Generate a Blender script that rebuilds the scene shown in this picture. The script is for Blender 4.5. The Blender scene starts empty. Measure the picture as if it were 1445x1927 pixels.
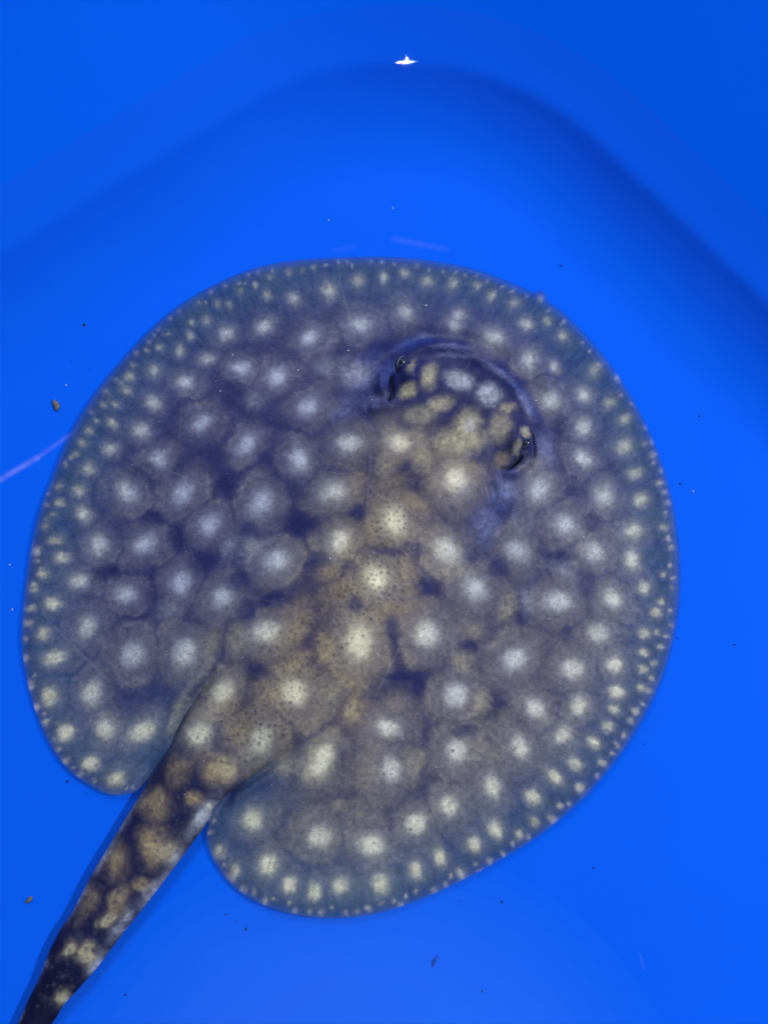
import bpy, math, random
import numpy as np
from mathutils import Vector

random.seed(4); RNG = np.random.default_rng(7)
scene = bpy.context.scene
C = scene.collection

# ------------------------------------------------------------------ camera
TILT = math.radians(10.0)
CAM_H, IMG_W, IMG_H = 0.68, 1445.0, 1927.0
FOCAL = (IMG_H / 2) / math.tan(math.radians(25.0))          # in photo pixels
CAM = np.array([0.0, -CAM_H * math.tan(TILT), CAM_H])
cam_d = bpy.data.cameras.new('camera'); cam = bpy.data.objects.new('camera', cam_d); C.objects.link(cam)
cam.location = CAM.tolist(); cam.rotation_euler = (TILT, 0, 0)
cam_d.sensor_fit = 'VERTICAL'; cam_d.sensor_height = 24; cam_d.angle_y = math.radians(50.0)
cam_d.clip_start = 0.02; cam_d.clip_end = 50
scene.camera = cam
scene.render.resolution_x = 767; scene.render.resolution_y = 1024

# ------------------------------------------------------------------ world, lamps, exposure
WATER_Z = 0.046
world = bpy.data.worlds.new('World'); scene.world = world; world.use_nodes = True
bg = world.node_tree.nodes['Background']
bg.inputs[0].default_value = (0.80, 0.88, 1.0, 1); bg.inputs[1].default_value = 0.19

def area(name, loc, target, size, power, color=(1, 1, 1), size_y=None, shape='RECTANGLE'):
    d = bpy.data.lights.new(name, 'AREA'); d.shape = shape; d.size = size; d.size_y = size_y or size
    d.energy = power; d.color = color
    o = bpy.data.objects.new(name, d); C.objects.link(o); o.location = loc
    o.rotation_euler = (Vector(target) - Vector(loc)).to_track_quat('-Z', 'Y').to_euler()
    return o

def ray_dir(px, py):
    x = (px - IMG_W / 2) / FOCAL; y = (IMG_H / 2 - py) / FOCAL
    c, s = math.cos(TILT), math.sin(TILT)
    v = np.array([x, y * c + s, y * s - c]); return v
def P(px, py, z=0.0):                                       # traced point -> its place at height z
    d = ray_dir(px, py); t = (z - CAM[2]) / d[2]
    return CAM + d * t

area('window_light', (2.1, 0.25, 2.2), (0, 0, 0), 0.20, 82, (1.0, 0.97, 0.93))
area('ceiling_light', (-0.5, 3.5, 3.2), (0, 0, 0), 2.4, 132, (0.95, 0.97, 1.0), 1.2)
for k in range(14):                                            # unseen panels added for a pale sheen in the near water
    sx_, sy_ = 1.80 - 0.115 * k, 1.55 - 0.098 * k
    area('sheen_panel', (-0.05, -1.27, 2.6 + 0.01 * k), (-0.05, -1.27, 0), sx_, 0.24 * math.pi * math.pi / 4 * sx_ * sy_, (0.50, 1, 0.9), sy_, 'ELLIPSE')
gp = P(758, 118, WATER_Z); gd = ray_dir(758, 118); gd = gd / np.linalg.norm(gd); gd[2] *= -1
gl = gp + gd * 1.25
for nm, w_, h_, oz, pw in (('glint_streak', 0.032, 0.0018, 0.0, 0.03), ('lamp_bulb', 0.0075, 0.0058, 0.0, 0.06), ('glint_spike', 0.003, 0.012, 0.005, 0.02)):  # bulb of the glint, plus two crossing lights added to shape its star
    area(nm, (gl + np.array([0, oz, oz * .6])).tolist(), gp.tolist(), w_, pw, (1, 0.98, 0.95), h_, 'ELLIPSE')
vs = scene.view_settings
vs.view_transform = 'Standard'; vs.look = 'None'; vs.exposure = -0.10; vs.gamma = 1.0; vs.use_curve_mapping = False

# ------------------------------------------------------------------ helpers
def s2l(c):
    c = np.asarray(c, float) / 255.0
    return np.where(c <= 0.04045, c / 12.92, ((c + 0.055) / 1.055) ** 2.4)

def new_mat(name):
    m = bpy.data.materials.new(name); m.use_nodes = True
    nt = m.node_tree; return m, nt, nt.nodes['Principled BSDF'], nt.nodes['Material Output']

def mesh_obj(name, verts, faces, mat, parent=None, smooth=True, loc=(0, 0, 0)):
    me = bpy.data.meshes.new(name)
    verts = np.asarray(verts, np.float32)
    if isinstance(faces, np.ndarray) and faces.shape[1] == 4:
        n = len(faces)
        me.vertices.add(len(verts)); me.vertices.foreach_set('co', verts.ravel())
        me.loops.add(n * 4); me.loops.foreach_set('vertex_index', faces.ravel().astype(np.int32))
        me.polygons.add(n)
        me.polygons.foreach_set('loop_start', np.arange(0, n * 4, 4, dtype=np.int32))
        me.update(calc_edges=True); me.validate()
    else:
        me.from_pydata(verts.tolist(), [], [list(f) for f in faces]); me.update()
    me.polygons.foreach_set('use_smooth', np.full(len(me.polygons), smooth))
    me.materials.append(mat)
    o = bpy.data.objects.new(name, me); C.objects.link(o); o.location = loc
    if parent: o.parent = parent
    return o

def tag(o, label=None, cat=None, group=None, kind=None):
    if label: o['label'] = label
    if cat: o['category'] = cat
    if group: o['group'] = group
    if kind: o['kind'] = kind
    return o

def noise2(x, y, scale, seed=0):
    g = np.random.default_rng(1000 + seed).random((256, 256))
    u = x / scale + 4000.5; v = y / scale + 4000.5
    iu = np.floor(u).astype(int); iv = np.floor(v).astype(int)
    fu = u - iu; fv = v - iv
    fu = fu * fu * fu * (fu * (fu * 6 - 15) + 10); fv = fv * fv * fv * (fv * (fv * 6 - 15) + 10)
    a = g[iu % 256, iv % 256]; b = g[(iu + 1) % 256, iv % 256]
    c = g[iu % 256, (iv + 1) % 256]; d = g[(iu + 1) % 256, (iv + 1) % 256]
    return ((a * (1 - fu) + b * fu) * (1 - fv) + (c * (1 - fu) + d * fu) * fv) * 2 - 1
def fbm(x, y, scale, seed=0, octs=4, gain=0.55):
    r = 0; amp = 1; tot = 0
    for k in range(octs):
        r = r + amp * noise2(x, y, scale / 2 ** k, seed * 10 + k); tot += amp; amp *= gain
    return r / tot

def smooth01(x): x = np.clip(x, 0, 1); return x * x * (3 - 2 * x)
def catmull(pts, n=8, closed=True):
    p = np.asarray(pts, float); out = []
    N = len(p)
    for i in range(N if closed else N - 1):
        g = (lambda k: p[k % N]) if closed else (lambda k: p[min(max(k, 0), N - 1)])
        p0, p1, p2, p3 = g(i - 1), g(i), g(i + 1), g(i + 2)
        for t in np.arange(n) / n:
            out.append(0.5 * (2 * p1 + (p2 - p0) * t + (2 * p0 - 5 * p1 + 4 * p2 - p3) * t * t + (3 * p1 - p0 - 3 * p2 + p3) * t ** 3))
    if not closed: out.append(p[-1])
    return np.array(out)

# ------------------------------------------------------------------ the tub
def tub_material():
    m, nt, b, out = new_mat('blue_plastic')
    N, L = nt.nodes, nt.links
    b.inputs['Base Color'].default_value = (0.0, 0.105, 0.80, 1)
    b.inputs['Roughness'].default_value = 0.5
    b.inputs['Specular IOR Level'].default_value = 0.02
    co = N.new('ShaderNodeTexCoord')
    n1 = N.new('ShaderNodeTexNoise'); n1.inputs['Scale'].default_value = 6; n1.inputs['Detail'].default_value = 3
    n2 = N.new('ShaderNodeTexNoise'); n2.inputs['Scale'].default_value = 160; n2.inputs['Detail'].default_value = 2
    L.new(co.outputs['Object'], n1.inputs['Vector']); L.new(co.outputs['Object'], n2.inputs['Vector'])
    # faint mottling of the plastic
    r = N.new('ShaderNodeMix'); r.data_type = 'RGBA'
    r.inputs['A'].default_value = (0.0, 0.096, 0.78, 1); r.inputs['B'].default_value = (0.0, 0.108, 0.83, 1)
    L.new(n1.outputs['Fac'], r.inputs['Factor'])
    cur = r.outputs['Result']
    # pale scuffs worn into the plastic: soft line segments in the tub's own space
    def seg(a, bb, w, strength, col):
        nonlocal cur
        a = Vector(a); bb = Vector(bb); ab = bb - a
        s = N.new('ShaderNodeVectorMath'); s.operation = 'SUBTRACT'; L.new(co.outputs['Object'], s.inputs[0]); s.inputs[1].default_value = a
        d = N.new('ShaderNodeVectorMath'); d.operation = 'DOT_PRODUCT'; L.new(s.outputs[0], d.inputs[0]); d.inputs[1].default_value = ab / ab.length_squared
        cl = N.new('ShaderNodeClamp'); L.new(d.outputs['Value'], cl.inputs['Value'])
        sc = N.new('ShaderNodeVectorMath'); sc.operation = 'SCALE'; sc.inputs[0].default_value = ab; L.new(cl.outputs[0], sc.inputs['Scale'])
        df = N.new('ShaderNodeVectorMath'); df.operation = 'DISTANCE'; L.new(s.outputs[0], df.inputs[0]); L.new(sc.outputs[0], df.inputs[1])
        mr = N.new('ShaderNodeMapRange'); mr.interpolation_type = 'SMOOTHSTEP'
        mr.inputs['From Min'].default_value = 0; mr.inputs['From Max'].default_value = w
        mr.inputs['To Min'].default_value = strength; mr.inputs['To Max'].default_value = 0
        L.new(df.outputs['Value'], mr.inputs['Value'])
        mu = N.new('ShaderNodeMath'); mu.operation = 'MULTIPLY'; L.new(mr.outputs[0], mu.inputs[0])
        mr2 = N.new('ShaderNodeMapRange'); mr2.inputs['From Min'].default_value = 0.3; mr2.inputs['From Max'].default_value = 0.65
        L.new(n2.outputs['Fac'], mr2.inputs['Value']); mr2.inputs['To Min'].default_value = 0.55
        L.new(mr2.outputs[0], mu.inputs[1])
        mx = N.new('ShaderNodeMix'); mx.data_type = 'RGBA'; L.new(mu.outputs[0], mx.inputs['Factor'])
        L.new(cur, mx.inputs['A']); mx.inputs['B'].default_value = (*col, 1); cur = mx.outputs['Result']
    for (x0, y0, x1, y1, w, s_) in SCUFFS:
        seg(P(x0, y0), P(x1, y1), w, s_, (0.28, 0.30, 0.95))
    L.new(cur, b.inputs['Base Color'])
    bp = N.new('ShaderNodeBump'); bp.inputs['Strength'].default_value = 0.12; bp.inputs['Distance'].default_value = 0.02
    L.new(n1.outputs['Fac'], bp.inputs['Height'])
    bp2 = N.new('ShaderNodeBump'); bp2.inputs['Strength'].default_value = 0.05; bp2.inputs['Distance'].default_value = 0.001
    L.new(n2.outputs['Fac'], bp2.inputs['Height']); L.new(bp.outputs[0], bp2.inputs['Normal'])
    L.new(bp2.outputs[0], b.inputs['Normal'])
    return m
SCUFFS = [(-20, 915, 70, 862, 0.0030, 0.42), (70, 862, 150, 806, 0.0026, 0.22), (742, 450, 790, 459, 0.0036, 0.09),
          (790, 460, 838, 468, 0.0034, 0.07), (630, 472, 668, 464, 0.003, 0.04), (886, 18, 887, 36, 0.0012, 0.35),
          (1204, 1795, 1210, 1822, 0.0013, 0.10)]

# plan of the tub: two straight walls meeting in a rounded corner, ends of the walls closed off out of view
LEDGE_Z = 0.029
A0, A1 = P(0, 482, LEDGE_Z)[:2], P(450, 205, LEDGE_Z)[:2]
B0, B1 = P(1090, 235, LEDGE_Z)[:2], P(1400, 530, LEDGE_Z)[:2]
def isect(p, d, q, e):
    M = np.array([d, -e]).T; t = np.linalg.solve(M, q - p); return p + d * t[0]
da = (A1 - A0) / np.linalg.norm(A1 - A0); db = (B1 - B0) / np.linalg.norm(B1 - B0)
corner = isect(A0, da, B0, db)
pa = corner - da * 1.05; pb = corner + db * 1.05; pc = pa + db * 1.05
poly = [corner, pb, pc, pa]
def rounded(poly, radii, n=40):
    pts = []
    m = len(poly)
    for i in range(m):
        c = poly[i]; a = poly[i - 1]; b = poly[(i + 1) % m]; r = radii[i]
        u = (a - c) / np.linalg.norm(a - c); v = (b - c) / np.linalg.norm(b - c)
        half = math.acos(float(np.clip(u @ v, -1, 1))) / 2
        t = r / math.tan(half); s = c + u * t; e = c + v * t
        o = c + (u + v) / np.linalg.norm(u + v) * (r / math.sin(half))
        a0 = math.atan2(*(s - o)[::-1]); a1 = math.atan2(*(e - o)[::-1])
        da_ = (a1 - a0 + math.pi) % (2 * math.pi) - math.pi
        for k in range(n + 1):
            an = a0 + da_ * k / n; pts.append(o + r * np.array([math.cos(an), math.sin(an)]))
            if k == n:
                pass
        # straight run to the next corner, subdivided
    return np.array(pts)
base = rounded(poly, [0.175, 0.16, 0.16, 0.16])
# subdivide long runs
out = []
for i in range(len(base)):
    a, b = base[i], base[(i + 1) % len(base)]; k = max(1, int(np.linalg.norm(b - a) / 0.02))
    for j in range(k): out.append(a + (b - a) * j / k)
base = np.array(out)
tn = np.roll(base, -1, 0) - np.roll(base, 1, 0); tn /= np.linalg.norm(tn, axis=1)[:, None]
cen = base.mean(0); nrm = np.stack([tn[:, 1], -tn[:, 0]], 1)
if ((base - cen) * nrm).sum(1).mean() < 0: nrm = -nrm
# section of the tub: floor, a coved riser, a sloping ledge, then the outer wall and rolled rim
prof = []
for k in range(19):
    t = k / 18; prof.append((-0.070 + 0.066 * t, (LEDGE_Z - 0.003) * t ** 2.3))
prof += [(-0.0015, LEDGE_Z - 0.0005), (0.0012, LEDGE_Z + 0.0014), (0.005, LEDGE_Z + 0.0034), (0.011, LEDGE_Z + 0.006)]
for d in (0.02, 0.035, 0.05, 0.065, 0.09, 0.12, 0.15): prof.append((d, LEDGE_Z + 0.006 + (d - 0.011) * 0.58))
d0, z0 = prof[-1]
prof += [(d0 + 0.008, z0 + 0.006)]
d0, z0 = prof[-1]
for z in (0.135, 0.16, 0.19, 0.22): prof.append((d0 + (z - z0) * 0.75, z))
NIN = len(prof)
dr, zr = prof[-1]
prof += [(dr + 0.003, zr + 0.004), (dr + 0.012, zr + 0.006), (dr + 0.03, zr + 0.005), (dr + 0.034, zr), (dr + 0.034, zr - 0.03), (dr + 0.029, zr - 0.03), (dr + 0.028, zr - 0.004), (dr + 0.009, zr - 0.003)]
prof += [(0.175, 0.105), (0.02, 0.034), (0.004, 0.026), (-0.03, -0.004), (-0.07, -0.006)]
verts = []; faces = []
nb = len(base)
for d, z in prof:
    for p, n in zip(base, nrm): verts.append((*(p + n * d), z))
for k in range(len(prof) - 1):
    for i in range(nb):
        j = (i + 1) % nb; faces.append((k * nb + i, k * nb + j, (k + 1) * nb + j, (k + 1) * nb + i))
# floor: concentric rings to the middle, and a base sheet below
rings = 12; prev = 0
for q in range(1, rings):
    f = 1 - q / rings; st = len(verts)
    for p, n in zip(base, nrm):
        w = cen + (p + n * prof[0][0] - cen) * f; verts.append((*w, 0))
    for i in range(nb):
        j = (i + 1) % nb; faces.append((prev + j, prev + i, st + i, st + j))
    prev = st
verts.append((*cen, 0)); ci = len(verts) - 1
for i in range(nb): faces.append((prev + (i + 1) % nb, prev + i, ci))
last = (len(prof) - 1) * nb; verts.append((*cen, -0.006)); cj = len(verts) - 1
for i in range(nb): faces.append((last + i, last + (i + 1) % nb, cj))
tub = mesh_obj('plastic_tub', verts, faces, tub_material())
tag(tub, 'bright blue plastic tub with rounded corner holding shallow water', 'tub')

# ------------------------------------------------------------------ the ray
PXM = CAM_H / math.cos(TILT) / FOCAL                         # metres per photo pixel at the picture's middle
Z_EDGE = 0.0045
DISC = [(262, 1484), (250, 1492), (215, 1497), (180, 1485), (130, 1450), (90, 1395), (60, 1322), (44, 1250), (40, 1190), (45, 1120),
        (56, 1040), (75, 960), (97, 900), (122, 838), (163, 763), (217, 690), (281, 621), (352, 564), (430, 522), (500, 498), (575, 486),
        (650, 482), (730, 482), (800, 488), (870, 500), (930, 519), (985, 543), (1004, 551), (1013, 547), (1026, 553), (1031, 567), (1062, 590), (1112, 641), (1160, 702), (1201, 768),
        (1233, 836), (1255, 900), (1270, 970), (1279, 1050), (1278, 1130), (1270, 1190), (1255, 1250), (1232, 1310), (1200, 1370), (1164, 1425),
        (1112, 1488), (1060, 1537), (1000, 1583), (925, 1628), (855, 1665), (790, 1694), (720, 1717), (650, 1728), (580, 1726), (520, 1712),
        (470, 1690), (430, 1659), (402, 1620), (389, 1582), (392, 1550), (405, 1517), (440, 1480), (420, 1420), (340, 1420)]
TL = [(470, 1200), (425, 1240), (385, 1290), (352, 1345), (322, 1400), (270, 1483), (225, 1556), (173, 1642), (131, 1722), (114, 1746), (90, 1791), (69, 1846), (48, 1888), (31, 1927), (-5, 2010), (-60, 2130), (-118, 2250)]
TR = [(640, 1330), (590, 1375), (540, 1410), (500, 1440), (464, 1469), (410, 1512), (381, 1559), (325, 1635), (277, 1698), (228, 1760), (204, 1791), (176, 1829), (138, 1871), (114, 1898), (97, 1926), (35, 2015), (-35, 2135), (-110, 2254)]
def W(p, z=Z_EDGE): return P(p[0], p[1], z)[:2]
disc = catmull([W(p) for p in DISC], 6)
tail = np.array([*catmull([W(p, 0.011) for p in TL], 5, False), *catmull([W(p, 0.011) for p in TR], 5, False)[::-1], W((620, 1240), .011)])

CELL = 1.8 * PXM
allp = np.vstack([disc, tail]); mn = allp.min(0) - 6 * CELL; mx = allp.max(0) + 6 * CELL
# the tail far out of frame needs no colour detail, but stays in the same sheet
nx = int((mx[0] - mn[0]) / CELL) + 1; ny = int((mx[1] - mn[1]) / CELL) + 1
X, Y = np.meshgrid(mn[0] + np.arange(nx) * CELL, mn[1] + np.arange(ny) * CELL, indexing='ij')

def sdf_pts(px, py, pol):
    best = np.full(px.shape, 1e9); ins = np.zeros(px.shape, bool)
    for i in range(len(pol)):
        a = pol[i]; b = pol[(i + 1) % len(pol)]; e = b - a; L2 = e @ e
        if L2 < 1e-16: continue
        wx = px - a[0]; wy = py - a[1]
        t = np.clip((wx * e[0] + wy * e[1]) / L2, 0, 1)
        best = np.minimum(best, (wx - e[0] * t) ** 2 + (wy - e[1] * t) ** 2)
        c = ((a[1] > py) != (b[1] > py))
        if e[1] != 0: ins ^= c & (px < e[0] * (py - a[1]) / e[1] + a[0])
    d = np.sqrt(best); return np.where(ins, d, -d)
def upsample(c, st, nx, ny):
    ui = np.arange(nx) / st; vi = np.arange(ny) / st
    i0 = np.minimum(ui.astype(int), c.shape[0] - 2); j0 = np.minimum(vi.astype(int), c.shape[1] - 2)
    fu = (ui - i0)[:, None]; fv = (vi - j0)[None, :]
    return (c[i0][:, j0] * (1 - fu) * (1 - fv) + c[i0 + 1][:, j0] * fu * (1 - fv) + c[i0][:, j0 + 1] * (1 - fu) * fv + c[i0 + 1][:, j0 + 1] * fu * fv)
def sdf_grid(pol):
    st = 8
    gx = mn[0] + np.arange(nx // st + 2) * CELL * st; gy = mn[1] + np.arange(ny // st + 2) * CELL * st
    GX, GY = np.meshgrid(gx, gy, indexing='ij')
    s = upsample(sdf_pts(GX, GY, pol), st, nx, ny)
    near = np.abs(s) < 10 * CELL
    s[near] = sdf_pts(X[near], Y[near], pol)
    return s
SD = sdf_grid(disc); ST = sdf_grid(tail)
SU = np.maximum(SD, ST)
MD = (SD > 0) | (SD >= ST)                                  # disc territory
px_ = lambda v: v * PXM                                       # photo pixels -> metres

def gauss(c, r, z=0.012, ang=0, ry=None):
    w = W(c, z); dx = X - w[0]; dy = Y - w[1]; ca, sa = math.cos(ang), math.sin(ang)
    u = dx * ca + dy * sa; v = -dx * sa + dy * ca; ry = ry or r
    return np.exp(-(u / px_(r)) ** 2 - (v / px_(ry)) ** 2)
def polydist(pts, z=0.012, smoothn=6):
    q = catmull([W(p, z) for p in pts], smoothn, False); best = np.full(X.shape, 1e9); arc = np.zeros(X.shape)
    for i in range(len(q) - 1):
        a, b = q[i], q[i + 1]; e = b - a; L2 = e @ e
        t = np.clip(((X - a[0]) * e[0] + (Y - a[1]) * e[1]) / L2, 0, 1)
        d2 = (X - a[0] - e[0] * t) ** 2 + (Y - a[1] - e[1] * t) ** 2
        m = d2 < best; best = np.where(m, d2, best); arc = np.where(m, (i + t) / (len(q) - 1), arc)
    return np.sqrt(best), arc

# --- height of the back
cxy = W((665, 1105)); TH = np.arctan2(Y - cxy[1], X - cxy[0])
Dm = np.clip(SD, 0, None)
spine_d, spine_s = polydist([(905, 735), (830, 850), (760, 960), (690, 1110), (600, 1230), (520, 1330)])
wave = 0.5 + 0.5 * np.sin(TH * 7 + 1.1 * np.sin(TH * 3) + 0.6)
EDGE_UP = 0.0008 * wave + 0.0003 * np.sin(TH * 17 + 2)
HD = 0.0030 + EDGE_UP * np.exp(-Dm / px_(70)) + 0.0015 * smooth01(Dm / px_(25)) + 0.009 * smooth01(Dm / px_(330)) ** 1.2
HD += 0.011 * np.exp(-(spine_d / px_(150)) ** 2) + 0.004 * np.exp(-(spine_d / px_(62)) ** 2) * smooth01(spine_s * 3)
HD += 0.0022 * (gauss((480, 900), 200) + gauss((1080, 1080), 150) + gauss((650, 1450), 170))     # gill and fin muscles
# head: a raised shield with a trough in front of it
arc_d, arc_s = polydist([(640, 790), (672, 720), (722, 668), (790, 634), (860, 634), (935, 668), (1000, 735), (1040, 815), (1040, 900)])
HD -= 0.0025 * np.exp(-(arc_d / px_(24)) ** 2) * smooth01(np.minimum(arc_s, 1 - arc_s) * 5)
arc2, a2s = polydist([(735, 690), (800, 655), (860, 662), (930, 700), (985, 760), (1012, 830)])
HD += 0.0026 * np.exp(-(arc2 / px_(13)) ** 2) * smooth01(np.minimum(a2s, 1 - a2s) * 4)
arc3, a3s = polydist([(760, 622), (850, 615), (950, 650), (1030, 720), (1068, 800)])
HD += 0.0009 * np.exp(-(arc3 / px_(16)) ** 2) * smooth01(np.minimum(a3s, 1 - a3s) * 4)
EYE_ANG = math.radians(-30)
HD += 0.0085 * gauss((775, 700), 27, .03, math.radians(60), 20) + 0.0085 * gauss((976, 822), 27, .03, math.radians(60), 20)
# spiracles: deep crescent slits behind each eye and their folded lips
def slit(pts, w, depth, z=0.022):
    d, s = polydist(pts, z); return depth * np.exp(-(d / px_(w)) ** 2) * smooth01(np.minimum(s, 1 - s) * 3 + 0.1)
HD -= slit([(741, 692), (736, 715), (737, 738), (728, 756)], 4, 0.007)
HD += slit([(722, 690), (716, 715), (722, 745)], 9, 0.0035)
HD -= slit([(757, 664), (750, 682), (747, 702)], 4, 0.004)
HD += slit([(690, 765), (715, 765), (740, 752)], 10, 0.003)
HD -= slit([(938, 880), (957, 879), (975, 866), (984, 852)], 3.2, 0.0055)
HD += slit([(945, 893), (970, 888), (993, 868), (1003, 845)], 8, 0.0038)
HD -= slit([(1003, 868), (1006, 838), (1000, 805)], 4, 0.003)
HD -= slit([(925, 905), (930, 925), (935, 945)], 8, 0.002)
# folds where fins meet the tail
HD -= slit([(410, 1255), (370, 1305), (340, 1360), (318, 1410)], 11, 0.005, .012)
HD += slit([(385, 1262), (345, 1312), (322, 1362), (302, 1400)], 14, 0.003, .012)
HD -= slit([(570, 1392), (510, 1440), (455, 1478), (420, 1505)], 8, 0.004, .012)
HD += slit([(545, 1440), (480, 1478), (440, 1500), (412, 1530)], 12, 0.003, .008)
# fine skin folds and fin rays
rayn = 0.6 * noise2(TH * 95 + 0.8 * noise2(X, Y, px_(120), 8), Dm / px_(60), 1.0, 5) + 0.4 * noise2(TH * 210, Dm / px_(40), 1.0, 9)
HD += 0.00010 * rayn * np.exp(-Dm / px_(110))
HD += 0.0009 * fbm(X, Y, px_(120), 2) * smooth01(Dm / px_(60)) + 0.00022 * fbm(X, Y, px_(16), 3, 3)

# --- tail: a tapering rounded bar that starts under the back
mid = catmull([W(((a[0] + b[0]) / 2, (a[1] + b[1]) / 2), .011) for a, b in zip(TL, TR)], 60, False)
hwid = catmull([[np.linalg.norm(W(a, .011) - W(b, .011)) / 2, 0] for a, b in zip(TL, TR)], 60, False)[:, 0]
tm = ST > -4 * CELL
xs, ys = X[tm], Y[tm]
bi = np.zeros(xs.shape, int); bd = np.full(xs.shape, 1e9)
for i, p in enumerate(mid):
    d2 = (xs - p[0]) ** 2 + (ys - p[1]) ** 2; m = d2 < bd; bd[m] = d2[m]; bi[m] = i
HWg = np.full(X.shape, 0.01); Sg = np.zeros(X.shape)
HWg[tm] = hwid[bi]; Sg[tm] = bi / len(mid)
q = np.clip(ST / np.maximum(HWg, 1e-4), 0, 1)
round_ = np.sqrt(np.clip(1 - (1 - q) ** 2, 0, 1))
TB = np.clip(HWg * 0.44, 0.001, 0.0095)
ZC = 0.0062 - 0.001 * Sg
HT = ZC + TB * round_ * (0.9 + 0.1 * q) + 0.00025 * fbm(X, Y, px_(14), 6, 3)
BT = np.maximum(ZC - 0.75 * TB * round_, 0.0008)
HT = np.where(ST > 0, HT, ZC)
k = 0.0016
kf = smooth01((Sg - 0.02) / 0.14)
hh = np.clip(0.5 + 0.5 * (HT - HD) / k, 0, 1); SM = HD * (1 - hh) + HT * hh + k * hh * (1 - hh)
fade = smooth01(ST / px_(10))
HU = np.where(MD, np.where(ST > 0, HD * (1 - kf) + np.maximum(SM, HD) * kf, HD), HT)
HB = np.where(MD, 0.0018 + EDGE_UP * np.exp(-Dm / px_(70)) - 0.0008 * smooth01(Dm / px_(30)), BT)
HB = np.minimum(HB, HU - 0.0006)

# ------------------------------------------------------------------ the ray's markings (pigment, with some light painted in)
SPOTS = [  # x, y, core radius, in photo pixels
(488,512,5),(462,535,4),(484,539,6),(452,548,6),(433,571,7),(412,572,7),(388,572,4),(389,602,8),(361,607,7),(356,632,8),(425,626,13),(497,616,14),
(315,627,5),(292,630,4),(302,653,7),(277,658,5),(338,660,10),(390,677,12),(256,663,4),(250,685,6),(290,695,12),(455,694,15),(246,708,9),(348,721,15),
(240,734,10),(201,737,7),(290,757,14),(196,762,7),(218,761,8),(171,775,5),(212,797,10),(266,810,14),(379,796,17),(166,809,8),(152,832,8),(207,844,13),
(140,854,7),(123,873,6),(300,863,16),(464,837,18),(166,884,12),(111,915,7),(151,924,10),(239,925,17),(344,927,18),(114,948,8),
(510,523,7),(547,512,6),(504,556,8),(554,561,12),(591,502,6),(570,509,4),(621,549,14),(639,493,4),(654,493,4),(697,491,4),(674,527,11),(722,521,10),
(760,515,10),(803,530,11),(850,533,11),(898,538,9),(585,634,17),(676,611,18),(760,587,15),(853,613,13),(862,594,12),(523,710,17),(582,764,17),
(564,865,19),(658,836,17),(749,834,18),(857,907,20),(625,927,19),(492,948,19),(926,556,9),(968,571,10),(1016,562,6),(988,610,12),(1030,605,9),
(1059,633,12),(930,635,16),(994,678,16),(1042,692,11),(1120,695,13),(1164,712,8),(1099,741,14),(1150,758,12),(1037,754,17),(1097,803,15),(1176,789,11),
(1213,803,6),(1175,839,15),(1225,831,6),(1230,854,7),(1096,864,16),(1196,889,13),(1244,884,5),(1241,908,7),(1251,926,5),(1255,945,5),(1016,919,19),
(1135,931,17),(1208,943,12),(99,970,6),(158,967,12),(85,991,7),(393,989,17),(105,1018,9),(184,1025,16),(272,1025,18),(71,1038,8),(116,1050,11),
(80,1080,10),(150,1092,15),(339,1097,18),(236,1119,15),(62,1109,9),(419,1125,18),(101,1135,12),(57,1144,8),(164,1180,17),(52,1172,7),(80,1191,11),
(249,1234,20),(348,1227,20),(104,1238,15),(48,1239,8),(175,1303,18),(60,1287,9),(93,1313,15),(420,1298,18),(197,1371,17),(268,1376,19),(121,1379,14),
(85,1360,8),(375,1381,20),(521,1057,20),(639,1021,18),(499,1192,20),(708,1089,21),(741,978,21),(841,1038,21),(673,1208,26),(805,1194,21),(552,1303,21),
(858,1307,20),(730,1369,17),(895,1108,20),(492,1395,20),(1253,966,5),(1191,999,15),(1065,985,18),(1250,993,7),(976,1038,19),(1118,1040,16),
(1187,1054,13),(1257,1014,5),(1262,1031,5),(1049,1132,19),(1151,1125,17),(1210,1104,11),(1246,1081,6),(1263,1106,4),(1244,1134,7),
(1232,1156,9),(1127,1193,16),(1210,1191,10),(969,1241,21),(1077,1258,18),(1156,1251,14),(1210,1227,8),(1210,1258,9),(1158,1301,12),(1206,1294,8),
(1009,1332,17),(1089,1327,14),(1151,1332,10),(1194,1338,7),(1061,1381,15),(1142,1367,9),(1117,1395,10),(1184,1357,6),(861,1416,19),(978,1406,17),
(1174,1383,6),(1160,1400,6),(1084,1437,11),(1134,1435,7),(926,1480,16),(1042,1464,12),(1122,1461,5),(1002,1500,12),(1089,1485,8),(847,1515,17),
(931,1560,13),(1054,1516,6),(1006,1548,9),(978,1570,8),(892,1587,12),(826,1611,13),(918,1622,6),(867,1646,9),(817,1675,6),(838,1665,5),(900,1641,4),
(1039,1539,8),(736,1450,18),(476,1544,17),(599,1575,20),(698,1587,21),(781,1551,17),(506,1627,17),(412,1603,11),(438,1642,13),(544,1665,13),
(590,1679,13),(642,1667,14),(715,1663,15),(781,1637,13),(692,1710,6),(751,1701,6),(554,1717,6),(604,1720,6),(653,1720,5),(499,1696,7),(457,1675,7),
(170,1438,14),(218,1469,15),(121,1429,7),(1262,1065,4),(1267,1090,4),(1236,1190,6),(1244,1215,6),(1232,1245,6),(1228,1275,6),(1219,1300,6),
(597,1446,13),(610,1418,15),(604,1432,14),(150,1460,6),(108,1405,6),(66,1330,7),(47,1200,6),(70,1330,6),(133,860,5),(90,930,5),(230,720,5),(180,790,5),(320,600,4),(340,585,4),(1190,760,5),(1230,870,4)]
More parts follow.
